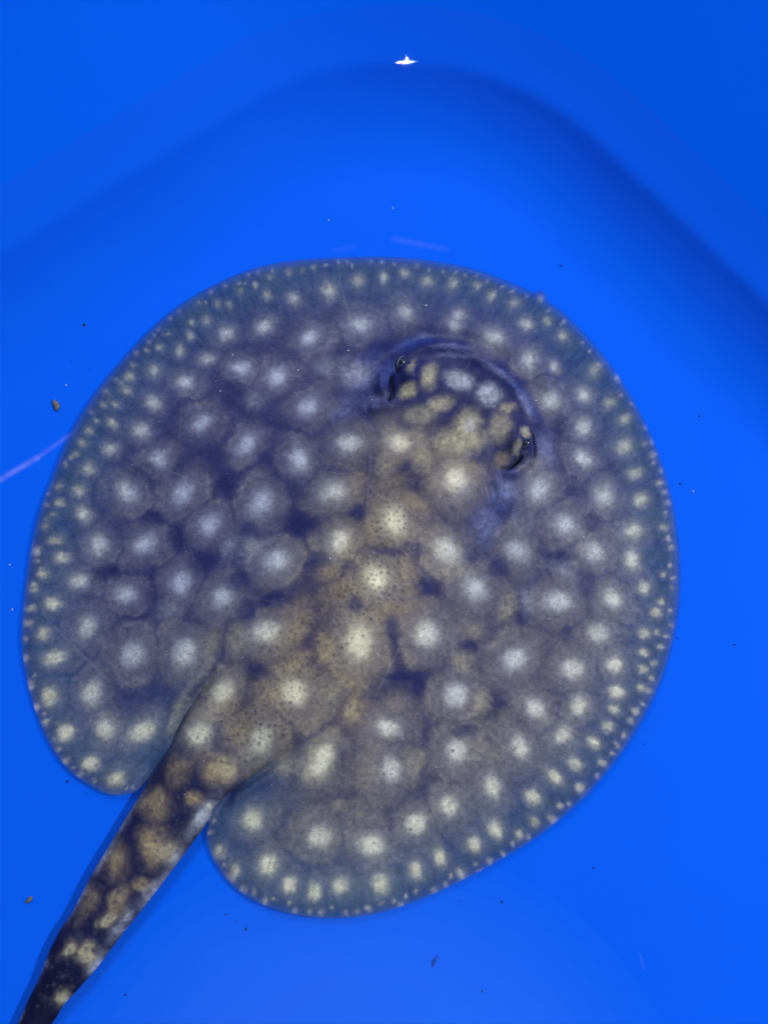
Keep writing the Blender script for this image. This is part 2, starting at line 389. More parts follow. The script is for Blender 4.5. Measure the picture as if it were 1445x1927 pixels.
# larger marks: x, y, rx, ry, tilt in degrees, strength, kind (0 cool white, 1 cream, 2 tan, 3 bluish grey, its narrow streaks painted highlights, 4 painted blue highlights on folds)
PATCH = [(672,701,30,24,0,.55,0),(613,692,18,16,0,.30,0),(647,773,24,16,-35,.40,3),(711,756,26,12,-20,.30,3),(481,754,18,16,0,.30,0),
(720,877,15,15,0,.55,1),(798,858,15,27,8,.5,1),(808,706,14,23,12,.75,1),(768,734,16,11,-25,.85,1),(865,715,24,16,25,.8,0),(826,761,24,14,-20,.75,1),
(791,782,30,17,-10,.45,1),(879,806,22,34,15,.8,1),(884,800,9,14,15,.5,0),(848,827,20,16,0,.6,1),(880,835,26,16,0,.45,1),(675,907,14,28,10,.45,2),(774,689,7,15,20,.8,1),(919,742,20,18,0,.8,0),(954,768,15,9,-10,.6,1),
(941,803,20,28,15,.5,1),(988,812,9,10,0,.8,1),(971,843,6,12,15,.7,1),(1028,845,16,30,-5,.55,3),(950,924,22,22,0,.7,3),(912,987,22,28,0,.65,3),(980,983,22,18,0,.3,0),
(431,1030,13,24,25,.35,0),(311,1151,22,16,0,.25,0),(446,1204,17,24,0,.45,1),(400,1208,16,28,15,.30,1),(470,1038,22,20,0,.4,0),
(666,1332,20,27,25,.85,2),(620,1312,18,28,20,.55,1),(871,1243,18,17,0,.5,1),(888,1184,18,14,0,.45,1),(608,1218,14,26,-15,.8,2),(649,1275,24,20,20,.5,2),
(907,1329,18,24,20,.5,1),(992,1128,16,26,0,.35,0),(954,1139,13,30,10,.45,1),(1058,1073,28,13,30,.35,0),(732,1150,46,12,-8,.55,2),(767,1073,12,30,0,.6,2),
(604,1431,24,42,22,.45,1),(270,1462,14,16,0,.25,0),(641,1110,20,50,50,.6,2),(560,1170,24,50,30,.6,2),(620,1085,22,18,0,.6,2),(560,1240,40,18,-30,.7,2),(510,1310,24,30,0,.6,2),(700,990,14,40,10,.5,2),
(740,1020,40,10,-5,.4,2),(780,945,30,14,40,.6,2),(800,910,16,16,0,.3,2),(660,1340,12,12,0,.5,1),(945,868,14,16,35,.5,2),(540,1440,20,16,0,.3,1),(450,1370,22,34,25,.65,2),(430,1330,16,20,0,.5,2),(560,1240,30,14,0,.5,2),
(640,1455,30,26,0,.2,1),(690,1460,26,26,0,.25,1),(780,1440,20,30,0,.25,1),(700,1510,30,18,0,.2,1),(645,1520,12,12,0,.3,1),(935,1360,60,16,-40,.25,1),
(880,880,30,14,0,.35,2),(740,905,40,16,0,.35,2),(900,1420,40,20,0,.2,1),(850,1080,30,16,0,.35,1),(770,1110,10,26,0,.4,2),(985,690,10,26,-40,.3,3),(938,699,34,8,38,.5,3),(990,761,30,9,60,.5,3),
(775,646,36,13,-18,.42,4),(726,702,15,28,20,.4,4),(988,748,12,44,-38,.25,4),(958,890,24,14,-20,.3,4),(932,945,22,50,10,.25,4),(690,700,26,60,25,.3,4),(865,828,46,24,-12,.8,1),(853,651,30,6,5,.55,3),(857,668,30,6,3,.5,3),(798,632,16,6,0,.35,3),
# tail
(412,1452,30,28,0,.95,2),(425,1448,16,16,0,.7,1),(337,1459,20,30,20,.55,2),(298,1518,29,24,0,.8,2),(367,1507,17,15,0,.75,2),(294,1587,28,34,20,.9,2),(326,1600,18,24,35,.7,1),
(221,1625,25,32,20,.55,2),(273,1663,17,14,30,.65,2),(163,1704,18,32,25,.5,2),(221,1701,20,40,25,.9,2),(200,1738,14,12,0,.8,1),(130,1779,14,17,0,.9,1),(164,1795,24,18,10,.95,1),
(119,1877,13,21,30,1,1),(83,1826,7,15,25,.7,0),(39,1912,5,12,25,.8,0),(384,1538,13,34,35,.9,0),(291,1674,10,34,33,1,0),(235,1742,11,26,33,.95,0),(188,1811,9,18,38,.95,0),(330,1622,12,24,35,.7,0),
(239,1542,8,40,33,.55,0),(197,1611,8,26,33,.75,0),(145,1694,8,26,33,.8,0),(256,1500,8,24,33,.5,0),(410,1320,12,30,40,.35,1),(330,1340,10,40,25,.4,1)]
DARK = [(570,985,28,22),(595,1060,22,18),(652,1080,20,18),(664,1140,16,14),(785,905,18,16),(735,1030,46,14),(430,912,16,24),(780,1040,18,12),(805,1105,22,20),
(478,760,40,18),(555,800,30,16),(500,870,16,16),(560,915,26,20),(680,960,18,14),(580,1215,12,22),(490,1270,22,14),(742,1190,14,32),(790,1290,12,26),(760,1270,40,10),
(470,1000,22,16),(340,880,18,18),(270,890,24,14),(380,1060,26,20),(450,1090,20,18),(510,1130,30,14),(465,1150,14,22),(200,1075,30,14),(330,1010,16,30),(290,975,24,16),
(1050,1045,28,14),(980,1160,16,14),(1080,920,20,12),(1115,990,18,16),(1100,1095,16,24),(1030,1040,16,12),(880,1215,14,14),(930,1340,14,30),(640,1440,16,30),(620,1320,10,10),(880,1380,30,12),
(850,770,30,16),(770,790,22,20),(900,840,14,30),(800,740,14,14),(835,700,10,30),(900,690,40,12),(930,770,14,12),(690,870,14,30),(760,880,10,14),(640,720,16,30),(600,690,14,24),(690,740,30,10),(720,650,30,14),(655,655,24,20),(640,590,16,18),(540,670,22,18),(610,600,20,12),(430,740,16,26),(420,860,20,14),(520,900,14,16),(560,1000,18,16),(965,720,24,10),
(1010,780,14,26),(1060,880,30,12),(1060,800,16,20),(1150,880,16,16),(950,960,14,22),(890,1040,12,20),(940,1070,16,16),
(410,1385,16,26),(350,1410,16,16),(375,1470,12,36),(340,1490,12,14),(335,1535,12,22),(280,1550,30,9),(250,1585,14,28),(240,1660,26,12),(190,1665,22,20),(340,1640,16,20),(190,1700,10,30),(250,1720,14,16),(150,1750,36,18),(100,1760,14,24),(190,1770,22,12),(110,1830,50,22),(160,1838,16,12),(80,1880,26,40),(60,1920,40,30),(270,1490,10,24),(430,1500,10,14)]

wx = px_(17) * fbm(X, Y, px_(52), 11, 3); wy = px_(17) * fbm(X, Y, px_(52), 12, 3)
wx2 = px_(3.2) * fbm(X, Y, px_(9), 13, 2); wy2 = px_(3.2) * fbm(X, Y, px_(9), 14, 2)
def height_at(w):
    i = int(np.clip((w[0] - mn[0]) / CELL, 0, nx - 1)); j = int(np.clip((w[1] - mn[1]) / CELL, 0, ny - 1)); return HU[i, j] if SU[i, j] > 0 else Z_EDGE
def place(px, py):
    z = 0.01
    for _ in range(4): z = height_at(P(px, py, z)[:2])
    return P(px, py, z)
def window(w, r):
    i0 = max(0, int((w[0] - r - mn[0]) / CELL)); i1 = min(nx, int((w[0] + r - mn[0]) / CELL) + 2)
    j0 = max(0, int((w[1] - r - mn[1]) / CELL)); j1 = min(ny, int((w[1] + r - mn[1]) / CELL) + 2)
    return slice(i0, i1), slice(j0, j1)

rr_ = random.Random(31)                                        # a row of tiny pale spots just inside the margin
ring_px = catmull(DISC, 6); acc = 0; nxt = 10
for i in range(len(ring_px) - 24):
    a, b = ring_px[i], ring_px[i + 1]; acc += np.linalg.norm(b - a)
    if acc < nxt: continue
    nxt = acc + rr_.uniform(15, 25); t = (b - a) / (np.linalg.norm(b - a) + 1e-9); n = np.array([-t[1], t[0]])
    if n @ (np.array([660, 1105]) - a) < 0: n = -n
    p = a + n * rr_.uniform(9, 19)
    if all((p[0] - o[0]) ** 2 + (p[1] - o[1]) ** 2 > (o[2] * 1.1 + 7) ** 2 for o in SPOTS): SPOTS.append((p[0], p[1], rr_.uniform(3.4, 5.2)))
inv_halo = np.ones(X.shape); F1 = np.full(X.shape, 3.0); F2 = np.full(X.shape, 3.0); ring = np.zeros(X.shape); rmask = np.clip(0.25 + 1.5 * fbm(X, Y, px_(60), 41, 2), 0, 1); core = np.zeros(X.shape)
for (sx, sy, r) in SPOTS:
    w = place(sx, sy)[:2]
    if sy < 900: r *= 0.90
    rs = random.uniform(0.92, 1.08)
    R_h = px_(r * (3.2 if r > 13 else 2.5)) * random.uniform(0.92, 1.1); rc = px_(r * 1.02)
    sl = window(w, R_h * 2.2); ang = random.uniform(0, 3.14); ca, sa = math.cos(ang), math.sin(ang); el = random.uniform(1.0, 1.16)
    if SD[int((w[0]-mn[0])/CELL), int((w[1]-mn[1])/CELL)] < px_(80):       # margin spots stretch along the fin rays
        t = math.atan2(w[1] - cxy[1], w[0] - cxy[0]); ca, sa = math.cos(t), math.sin(t); el = random.uniform(1.0, 1.25)
    dx = X[sl] + wx[sl] + 1.3 * wx2[sl] - w[0] - wx[sl].mean() * 0.6; dy = Y[sl] + wy[sl] + 1.3 * wy2[sl] - w[1] - wy[sl].mean() * 0.6
    u = (dx * ca + dy * sa) / el; v = (-dx * sa + dy * ca) * el
    rr = np.sqrt(u * u + v * v)
    inv_halo[sl] *= 1 - 0.80 * np.exp(-(rr / R_h) ** (3.2 + 1.6 * min(1, max(0, (sy - 800) / 300)))) * (0.55 if r < 8 else 1)
    f = rr / R_h; F2[sl] = np.minimum(F2[sl], np.maximum(F1[sl], f)); F1[sl] = np.minimum(F1[sl], f)
    if r > 13: ring[sl] = np.maximum(ring[sl], rmask[sl] * np.exp(-((rr / R_h - 0.80) / 0.15) ** 2)) * (1 - 0.5 * np.exp(-(rr / R_h / 0.55) ** 4))
    dx = X[sl] + wx[sl] * .3 + wx2[sl] * .95 - w[0]; dy = Y[sl] + wy[sl] * .3 + wy2[sl] * .95 - w[1]
    u = (dx * ca + dy * sa) / el; v = (-dx * sa + dy * ca) * el
    rr = np.sqrt(u * u + v * v) / rc
    amp = (0.62 if r < 7 else 0.85 if r < 12 else 1.0) * random.uniform(0.85, 1.0)
    c = amp * (0.78 * np.exp(-(rr / 0.95) ** (2.2 + 0.8 * min(1, max(0, (sy - 950) / 300)))) + 0.22 * np.exp(-(rr / 1.8) ** 2))
    core[sl] = np.maximum(core[sl], c) + 0.25 * np.minimum(core[sl], c)
for (sx, sy, rx, ry) in [(780, 1325, 80, 30), (640, 1395, 60, 46), (560, 1480, 60, 40), (690, 1450, 56, 60), (540, 1545, 60, 40), (660, 1520, 60, 40), (560, 1425, 34, 30),
                         (870, 1470, 60, 40), (900, 1390, 60, 40), (940, 1290, 50, 30), (1010, 1200, 60, 40), (880, 1190, 50, 50), (760, 800, 60, 40), (250, 960, 50, 30), (620, 700, 70, 40)]:
    w = place(sx, sy)[:2]; sl = window(w, px_(max(rx, ry) * 2))
    dx = X[sl] + wx[sl] + wx2[sl] - w[0]; dy = Y[sl] + wy[sl] + wy2[sl] - w[1]
    inv_halo[sl] *= 1 - 0.7 * np.exp(-((dx / px_(rx)) ** 2 + (dy / px_(ry)) ** 2) ** 2)
seam = np.exp(-((F2 - F1) / 0.20) ** 2) * smooth01((F1 - 0.42) / 0.3) * np.clip(0.75 + 0.9 * fbm(X, Y, px_(70), 43, 2), 0.1, 1)
halo = (1 - inv_halo) * (1 - 0.50 * seam)
pat = [np.zeros(X.shape) for _ in range(5)]
for (sx, sy, rx, ry, tilt, s_, kd) in PATCH:
    w = place(sx, sy)[:2]; sl = window(w, px_(max(rx, ry) * 2.4)); a = math.radians(-tilt); ca, sa = math.cos(a), math.sin(a)
    hd = 690 < sx < 1010 and 640 < sy < 875
    if sy > 1400 and sx < 425: rx *= 0.88; ry *= 0.88
    kw = 0.8 if sy > 1400 and kd else .25 if hd else .5
    if hd: s_ = min(1, s_ * 1.15)
    dx = X[sl] + wx[sl] * kw + wx2[sl] * 1.2 - w[0]; dy = Y[sl] + wy[sl] * kw + wy2[sl] * 1.2 - w[1]
    if sy > 1400 and kd == 0: ry *= 1.3; s_ *= 0.85
    u = (dx * ca + dy * sa) / px_(rx); v = (-dx * sa + dy * ca) / px_(ry)
    g = s_ * (1.05 if sy > 1400 else 0.8 if kd == 2 else 0.9) * np.exp(-(np.sqrt(u * u + v * v) / 1.1) ** (3.2 if hd else 2.0 if kd == 0 else 3 if sy > 1400 else 2.4))
    pat[kd][sl] = np.maximum(pat[kd][sl], g)
dark = np.zeros(X.shape)
for (sx, sy, rx, ry) in DARK:
    w = place(sx, sy)[:2]; sl = window(w, px_(max(rx, ry) * 2.4))
    dx = X[sl] + wx[sl] * .7 + wx2[sl] * .6 - w[0]; dy = Y[sl] + wy[sl] * .7 + wy2[sl] * .6 - w[1]
    g = np.exp(-(np.sqrt((dx / px_(rx)) ** 2 + (dy / px_(ry)) ** 2) / 1.12) ** 4)
    dark[sl] = np.maximum(dark[sl], (0.5 if sy < 960 and not (690 < sx < 1010 and sy > 640) else 0.85) * g)

sp2, sp2s = polydist([(880, 790), (790, 880), (735, 985), (690, 1100), (640, 1200), (545, 1310), (440, 1400), (330, 1560), (230, 1690), (130, 1830), (50, 1960)])
warm = np.exp(-(sp2 / px_(120)) ** 2)
low = np.clip(((W((660, 1000))[1] - Y) / px_(560)) * 0.9 + (X - cxy[0]) / px_(1500), 0, 1) * 0.55  # paler and warmer to the lower right: part of the light's gradient painted in
warm = np.clip(warm + low, 0, 1)
rim = np.exp(-(Dm / px_(92)) ** 1.6) * MD * (ST < 0)
rim_w = np.exp(-(Dm / px_(130)) ** 2) * MD
def mixc(a, b, t): return a + (b - a) * t[..., None]
def col(c): return s2l(c)[None, None, :]
grain = fbm(X, Y, px_(7), 21, 2); blot = fbm(X, Y, px_(38), 22, 4)
base_dark = mixc(col((22, 28, 86)), col((30, 31, 78)), warm)
COLR = np.broadcast_to(base_dark, X.shape + (3,)).copy()
hal_c = mixc(col((80, 76, 102)), col((114, 104, 102)), warm)
hw_ = W((878, 742), .025); hdx, hdy = X - hw_[0], Y - hw_[1]; hca, hsa = math.cos(math.radians(-31)), math.sin(math.radians(-31))
headz = np.exp(-(((hdx * hca + hdy * hsa) / px_(150)) ** 2 + ((-hdx * hsa + hdy * hca) / px_(82)) ** 2) ** 2)
tailzone = smooth01((Sg - 0.22) / 0.08) * (ST > 0)
hal_amt = (1 - 0.8 * tailzone) * (1 - 0.8 * headz) * np.clip(0.13 + 0.9 * halo * (0.92 + 0.35 * blot + 0.14 * grain), 0, 1)
COLR = mixc(COLR, hal_c, hal_amt)
COLR = mixc(COLR, mixc(col((112, 108, 122)), col((142, 130, 110)), np.clip(warm * 1.15, 0, 1)), np.clip(ring * (1 - seam) * 0.5 * (1 + 0.5 * grain), 0, 1) * (1 - tailzone))
# greyish-blue thin margin
rimc = mixc(col((64, 96, 138)), col((34, 62, 112)), np.clip(0.5 + 0.9 * rayn, 0, 1))
COLR = mixc(COLR, rimc, np.clip(rim * 0.85 + 0.10 * rim_w, 0, 0.9))
COLR = mixc(COLR, np.broadcast_to(col((24, 29, 82)), COLR.shape), dark * (1 - 0.6 * core))
pc = [col((158, 162, 176)), col((160, 152, 130)), col((146, 130, 104)), col((108, 116, 158)), col((40, 66, 146))]
for kd in (4, 2, 3, 1, 0):
    COLR = mixc(COLR, np.broadcast_to(pc[kd], COLR.shape), np.clip(pat[kd] * (1 + 0.32 * grain + (0.2 + 0.55 * tailzone) * blot), 0, 1))
core_c = mixc(mixc(col((158, 164, 188)), col((222, 213, 186)), np.clip(warm * 1.1, 0, 1)), mixc(col((160, 162, 156)), col((200, 196, 178)), np.clip((W((660, 700))[1] - Y) / px_(600), 0, 1)), np.clip(rim_w * 1.1, 0, 1))
COLR = mixc(COLR, core_c, np.clip(core * (1 + 0.10 * grain), 0, 1))
# fin-ray streaks over the thin margin
COLR *= (1 + (0.50 * rayn * np.exp(-Dm / px_(95)) * MD * (ST < 0)))[..., None]
COLR *= (1 - 0.38 * tailzone * (1 - np.clip(sum(pat), 0, 1)))[..., None]
# the darkest last stretch of the tail
COLR *= (1 - 0.45 * smooth01((Sg - 0.55) / 0.2) * (ST > 0) * (1 - np.clip(sum(pat), 0, 1)))[..., None]
COLR *= (1 + 0.17 * grain + 0.05 * fbm(X, Y, px_(3.6), 31, 1))[..., None]

# denticles: small dark points along the spine and tail, each a tiny bump in the skin
tries = 0; pts = []
band = catmull([(745, 960), (700, 1080), (640, 1150), (570, 1230), (500, 1330), (440, 1400), (370, 1480), (300, 1580), (230, 1690), (150, 1790), (90, 1880)], 10, False)
bw = np.interp(np.arange(len(band)), [0, 25, 40, 60, len(band)], [38, 62, 58, 40, 22])
while len(pts) < 430 and tries < 9000:
    tries += 1
    i = random.randrange(len(band)); c = band[i]
    p = (c[0] + random.gauss(0, 1) * bw[i] * 0.62, c[1] + random.gauss(0, 1) * bw[i] * 0.5)
    if p[1] > 1400 and random.random() < 0.72: continue
    if all((p[0] - o[0]) ** 2 + (p[1] - o[1]) ** 2 > 9 ** 2 for o in pts): pts.append(p)
for (sx, sy, r) in SPOTS:
    if r > 15 and sy > 850:
        for _ in range(random.randint(2, 6)): pts.append((sx + random.gauss(0, r * .5), sy + random.gauss(0, r * .5), 1.5))
for p in pts:
    r = p[2] if len(p) > 2 else random.choice([2.0, 2.4, 2.8, 3.2]) * (1.35 if p[1] > 1380 else 1)
    if p[1] > 1400 and random.random() < .12: r *= 1.9
    w = place(p[0], p[1])[:2]; sl = window(w, px_(r * 2.5))
    g = np.exp(-(((X[sl] - w[0]) ** 2 + (Y[sl] - w[1]) ** 2) / px_(r) ** 2) ** 1.5)
    COLR[sl] = mixc(COLR[sl], np.broadcast_to(col((62, 60, 78)), COLR[sl].shape), random.uniform(0.25, 0.7) * g)
    HU[sl] += 0.00035 * g
# thin pale scratches in the skin's slime coat
rs_ = random.Random(12)
for _ in range(46):
    x0, y0 = rs_.uniform(180, 1150), rs_.uniform(560, 1560); an = rs_.gauss(1.9, 0.7); ln = rs_.uniform(50, 190)
    if (x0 - 660) ** 2 + (y0 - 1105) ** 2 > 520 ** 2: continue
    a = place(x0, y0)[:2]; e = np.array([math.cos(an), math.sin(an)]) * px_(ln); b = a + e; sl = window((a + b) / 2, px_(ln * .6))
    dx = X[sl] - a[0] + px_(5) * np.sin((Y[sl] - a[1]) / px_(70)); dy = Y[sl] - a[1]; t = np.clip((dx * e[0] + dy * e[1]) / (e @ e), 0, 1)
    g = np.exp(-((dx - e[0] * t) ** 2 + (dy - e[1] * t) ** 2) / px_(1.7) ** 2) * np.sin(np.pi * t) ** .5
    COLR[sl] = mixc(COLR[sl], np.broadcast_to(col((170, 172, 186)), COLR[sl].shape), rs_.uniform(.03, .11) * g)
COLR = np.clip(COLR, 0.0, 0.9)
THIN = np.clip(np.exp(-(Dm / px_(30)) ** 1.2) * 0.72 * MD * (ST < CELL), 0, 1)

# --- mesh: top and underside sheets on the same snapped grid, stitched round the rim
gxx, gyy = np.gradient(SU, CELL)
gl_ = np.hypot(gxx, gyy) + 1e-9
VX, VY = X.copy(), Y.copy()
cc = (SU[:-1, :-1] + SU[1:, :-1] + SU[1:, 1:] + SU[:-1, 1:]) / 4
cell = cc > 0.05 * CELL
for _ in range(2):                                             # drop cells hanging on by a corner
    pd = np.pad(cell, 1).astype(int); nbr = pd[:-2, 1:-1] + pd[2:, 1:-1] + pd[1:-1, :-2] + pd[1:-1, 2:]
    cell &= nbr >= 2
used = np.zeros(X.shape, bool)
for a, b in ((0, 0), (1, 0), (1, 1), (0, 1)): used[a:nx - 1 + a, b:ny - 1 + b] |= cell
cnt = np.zeros(X.shape, int)
for a, b in ((0, 0), (1, 0), (1, 1), (0, 1)): cnt[a:nx - 1 + a, b:ny - 1 + b] += cell
snap = used & (cnt < 4) & (np.abs(SU) < 3 * CELL)
VX[snap] -= (SU * gxx / gl_)[snap]; VY[snap] -= (SU * gyy / gl_)[snap]
idx = np.full(X.shape, -1); idx[used] = np.arange(used.sum()); n0 = int(used.sum())
q4 = np.stack([idx[:-1, :-1][cell], idx[1:, :-1][cell], idx[1:, 1:][cell], idx[:-1, 1:][cell]], 1)
pad = np.pad(cell, 1); sk = []
def rimq(mask, i0, i1):
    sk.append(np.stack([i1[mask], i0[mask], i0[mask] + n0, i1[mask] + n0], 1))
inn = pad[1:-1, 1:-1]
rimq(inn & ~pad[:-2, 1:-1], idx[:-1, 1:], idx[:-1, :-1])
rimq(inn & ~pad[2:, 1:-1], idx[1:, :-1], idx[1:, 1:])
rimq(inn & ~pad[1:-1, :-2], idx[:-1, :-1], idx[1:, :-1])
rimq(inn & ~pad[1:-1, 2:], idx[1:, 1:], idx[:-1, 1:])
Fq = np.vstack([q4, q4[:, ::-1] + n0] + sk)
root_xy = cxy
top = np.stack([VX[used] - root_xy[0], VY[used] - root_xy[1], HU[used]], 1)
bot = np.stack([VX[used] - root_xy[0], VY[used] - root_xy[1], HB[used]], 1)

def skin_material():
    m, nt, b, out = new_mat('ray_skin'); N, L = nt.nodes, nt.links
    at = N.new('ShaderNodeAttribute'); at.attribute_name = 'pigment'
    th = N.new('ShaderNodeAttribute'); th.attribute_name = 'thin'
    co = N.new('ShaderNodeTexCoord')
    nz = N.new('ShaderNodeTexNoise'); nz.inputs['Scale'].default_value = 900; nz.inputs['Detail'].default_value = 2
    L.new(co.outputs['Object'], nz.inputs['Vector'])
    mr = N.new('ShaderNodeMapRange'); mr.inputs['To Min'].default_value = 0.86; mr.inputs['To Max'].default_value = 1.14
    mr.inputs['From Min'].default_value = 0.3; mr.inputs['From Max'].default_value = 0.7
    L.new(nz.outputs['Fac'], mr.inputs['Value'])
    mu = N.new('ShaderNodeVectorMath'); mu.operation = 'SCALE'; L.new(at.outputs['Color'], mu.inputs[0]); L.new(mr.outputs[0], mu.inputs['Scale'])
    L.new(mu.outputs[0], b.inputs['Base Color'])
    b.inputs['Roughness'].default_value = 0.42; b.inputs['Specular IOR Level'].default_value = 0.10
    bp = N.new('ShaderNodeBump'); bp.inputs['Strength'].default_value = 0.25; bp.inputs['Distance'].default_value = 0.0004
    L.new(nz.outputs['Fac'], bp.inputs['Height']); L.new(bp.outputs[0], b.inputs['Normal'])
    tr = N.new('ShaderNodeBsdfTransparent'); mx = N.new('ShaderNodeMixShader')
    L.new(th.outputs['Fac'], mx.inputs[0]); L.new(b.outputs[0], mx.inputs[1]); L.new(tr.outputs[0], mx.inputs[2])
    L.new(mx.outputs[0], out.inputs['Surface'])
    return m
stingray = bpy.data.objects.new('stingray', None); C.objects.link(stingray); stingray.location = (root_xy[0], root_xy[1], 0)
tag(stingray, 'round dark stingray with pale ringed spots resting on the blue tub floor', 'stingray')
body = mesh_obj('body', np.vstack([top, bot]), Fq, skin_material(), stingray)
nv = len(body.data.vertices)
ca_ = np.ones((nv, 4), np.float32)
ca_[:n0, :3] = COLR[used]; ca_[n0:2 * n0, :3] = COLR[used] * 0.8 + 0.02
body.data.attributes.new('pigment', 'FLOAT_COLOR', 'POINT').data.foreach_set('color', ca_.ravel())
tv = np.zeros(nv, np.float32); tv[:n0] = THIN[used]; tv[n0:2 * n0] = THIN[used]
body.data.attributes.new('thin', 'FLOAT', 'POINT').data.foreach_set('value', tv)
print('ray verts', nv, 'faces', len(Fq))

# --- eyes: dark glossy half-lidded globes on the knobs
def simple_mat(name, c, rough=0.4, spec=0.3):
    m, nt, b, out = new_mat(name); N, L = nt.nodes, nt.links
    nz = N.new('ShaderNodeTexNoise'); nz.inputs['Scale'].default_value = 600
    rp = N.new('ShaderNodeMix'); rp.data_type = 'RGBA'; L.new(nz.outputs['Fac'], rp.inputs['Factor'])
    rp.inputs['A'].default_value = (*[v * .6 for v in c], 1); rp.inputs['B'].default_value = (*[v * 1.4 for v in c], 1)
    co = N.new('ShaderNodeTexCoord'); L.new(co.outputs['Object'], nz.inputs['Vector'])
    L.new(rp.outputs['Result'], b.inputs['Base Color']); b.inputs['Roughness'].default_value = rough; b.inputs['Specular IOR Level'].default_value = spec
    return m
def ellipsoid(rx, ry, rz, nu=24, nv_=14, z0=-1.0):
    vs_, fs = [], []
    for i in range(nv_ + 1):
        ph = math.pi * i / nv_
        for j in range(nu):
            t = 2 * math.pi * j / nu; vs_.append((rx * math.sin(ph) * math.cos(t), ry * math.sin(ph) * math.sin(t), rz * math.cos(ph)))
    for i in range(nv_):
        for j in range(nu):
            k = (j + 1) % nu; fs.append((i * nu + j, (i + 1) * nu + j, (i + 1) * nu + k, i * nu + k))
    return vs_, fs
m_iris = simple_mat('eye_iris', (0.020, 0.030, 0.075), 0.2, 0.4); m_pupil = simple_mat('eye_pupil', (0.004, 0.004, 0.008), 0.12, 0.5)
m_lid = simple_mat('eye_lid', (0.10, 0.12, 0.20), 0.4, 0.3)
for (ex, ey, an) in ((757, 683, 62), (989, 836, 42)):
    w = place(ex, ey)
    v_, f_ = ellipsoid(px_(13), px_(7.5), px_(8))
    e = mesh_obj('eye', v_, f_, m_iris, stingray, loc=(w[0] - root_xy[0], w[1] - root_xy[1], w[2] + px_(0.5))); e.rotation_euler = (0, 0, math.radians(an))
    v_, f_ = ellipsoid(px_(7), px_(3.2), px_(3))
    mesh_obj('pupil', v_, f_, m_pupil, e, loc=(0, px_(1), px_(6.2)))
    # a thin crescent lid along the outer side of the globe
    vs_, fs = [], []
    for i in range(15):
        t = math.pi * (0.04 + 0.92 * i / 14); rr = 1.1 * math.sin(math.pi * i / 14) + 0.15
        c = Vector((px_(13.4) * math.cos(t), px_(8.2) * math.sin(t), px_(3.0)))
        for j in range(8):
            a = 2 * math.pi * j / 8; n = Vector((math.cos(t), math.sin(t), 0))
            vs_.append(c + n * px_(rr) * math.cos(a) + Vector((0, 0, px_(rr) * 1.3 * math.sin(a))))
    for i in range(14):
        for j in range(8): fs.append((i * 8 + j, i * 8 + (j + 1) % 8, i * 8 + 8 + (j + 1) % 8, i * 8 + 8 + j))
    mesh_obj('eyelid', [tuple(v) for v in vs_], fs, m_lid, e)

# ------------------------------------------------------------------ small litter in the water
def blob(name, px, py, rx, ry, ang, mat, z=None, h=None):
    w = P(px, py, 0.0) if z is None else P(px, py, z)
    v_, f_ = ellipsoid(1, 1, 1, 12, 8); rr = random.Random(int(px * 7 + py))
    ph = [rr.uniform(0, 6.28) for _ in range(6)]; out = []
    hz = h or min(rx, ry) * 0.6
    for (x, y, zz) in v_:
        t = math.atan2(y, x); k = 1 + 0.22 * math.sin(2 * t + ph[0]) + 0.16 * math.sin(3 * t + ph[1]) + 0.10 * math.sin(5 * t + ph[2] + 3 * zz)
        out.append((x * k * px_(rx), y * k * px_(ry), zz * px_(hz)))
    o = mesh_obj(name, out, f_, mat, loc=(w[0], w[1], w[2] + px_(hz) * 0.8)); o.rotation_euler = (0, 0, math.radians(ang)); return o
m_speck = simple_mat('dark_debris', (0.012, 0.020, 0.07), 0.6, 0.1)
m_flake = simple_mat('brown_debris', (0.13, 0.12, 0.11), 0.7, 0.1)
m_blue = simple_mat('algae_smear', (0.003, 0.055, 0.42), 0.7, 0.1)
m_white = simple_mat('white_fleck', (0.34, 0.40, 0.55), 0.5, 0.3)
tag(blob('food_flake', 107, 763, 6, 11, 8, m_flake), 'greyish brown food flake lying on tub floor near the pinkish scratch', 'flake')
tag(blob('debris_chip', 159, 612, 3, 5, -8, m_speck), 'black debris chip on tub floor, biggest of the black ones', 'debris')
tag(blob('food_flake', 56, 1693, 7, 4, 30, m_flake), 'brown food flake on tub floor beside the stingray tail', 'flake')
tag(blob('algae_smear', 818, 1808, 3, 10, -35, m_blue), 'dark blue algae smear on tub floor behind the stingray', 'smear')
for (x, y, r) in [(1383, 205, 4), (1381, 1213, 3), (463, 1748, 4), (445, 1733, 2.5), (425, 1721, 3), (1116, 1633, 3), (944, 1697, 3), (866, 1695, 2.5), (1055, 500, 3), (1160, 435, 2.5), (1180, 358, 3),
                  (970, 367, 2.5), (1266, 424, 2.5), (128, 1470, 3.5), (165, 1494, 2), (1279, 910, 3), (1274, 1201, 2.5), (58, 611, 3), (135, 680, 2.5), (169, 697, 2.2), (219, 463, 2.5), (1315, 783, 3),
                  (695, 90, 2.5), (907, 1865, 3), (237, 1872, 3), (1138, 531, 2.2), (1203, 530, 2.2), (1212, 1400, 2.5), (62, 748, 2)]:
    tag(blob('debris_speck', x, y, r * .62, r * .62 * random.uniform(.6, 1), random.uniform(0, 180), m_speck if r >= 3 else m_blue),
        'tiny dark debris speck lying on the blue tub', 'debris', 'tiny dark debris specks on the tub')
for (x, y) in [(739, 392), (619, 415), (963, 44), (1303, 925), (125, 725), (1305, 197), (24, 1147), (19, 1063)]:
    tag(blob('white_fleck', x, y, 2.2, 1.4, random.uniform(0, 180), m_white), 'tiny white fleck lying on the blue tub', 'fleck', 'tiny white flecks on the tub')
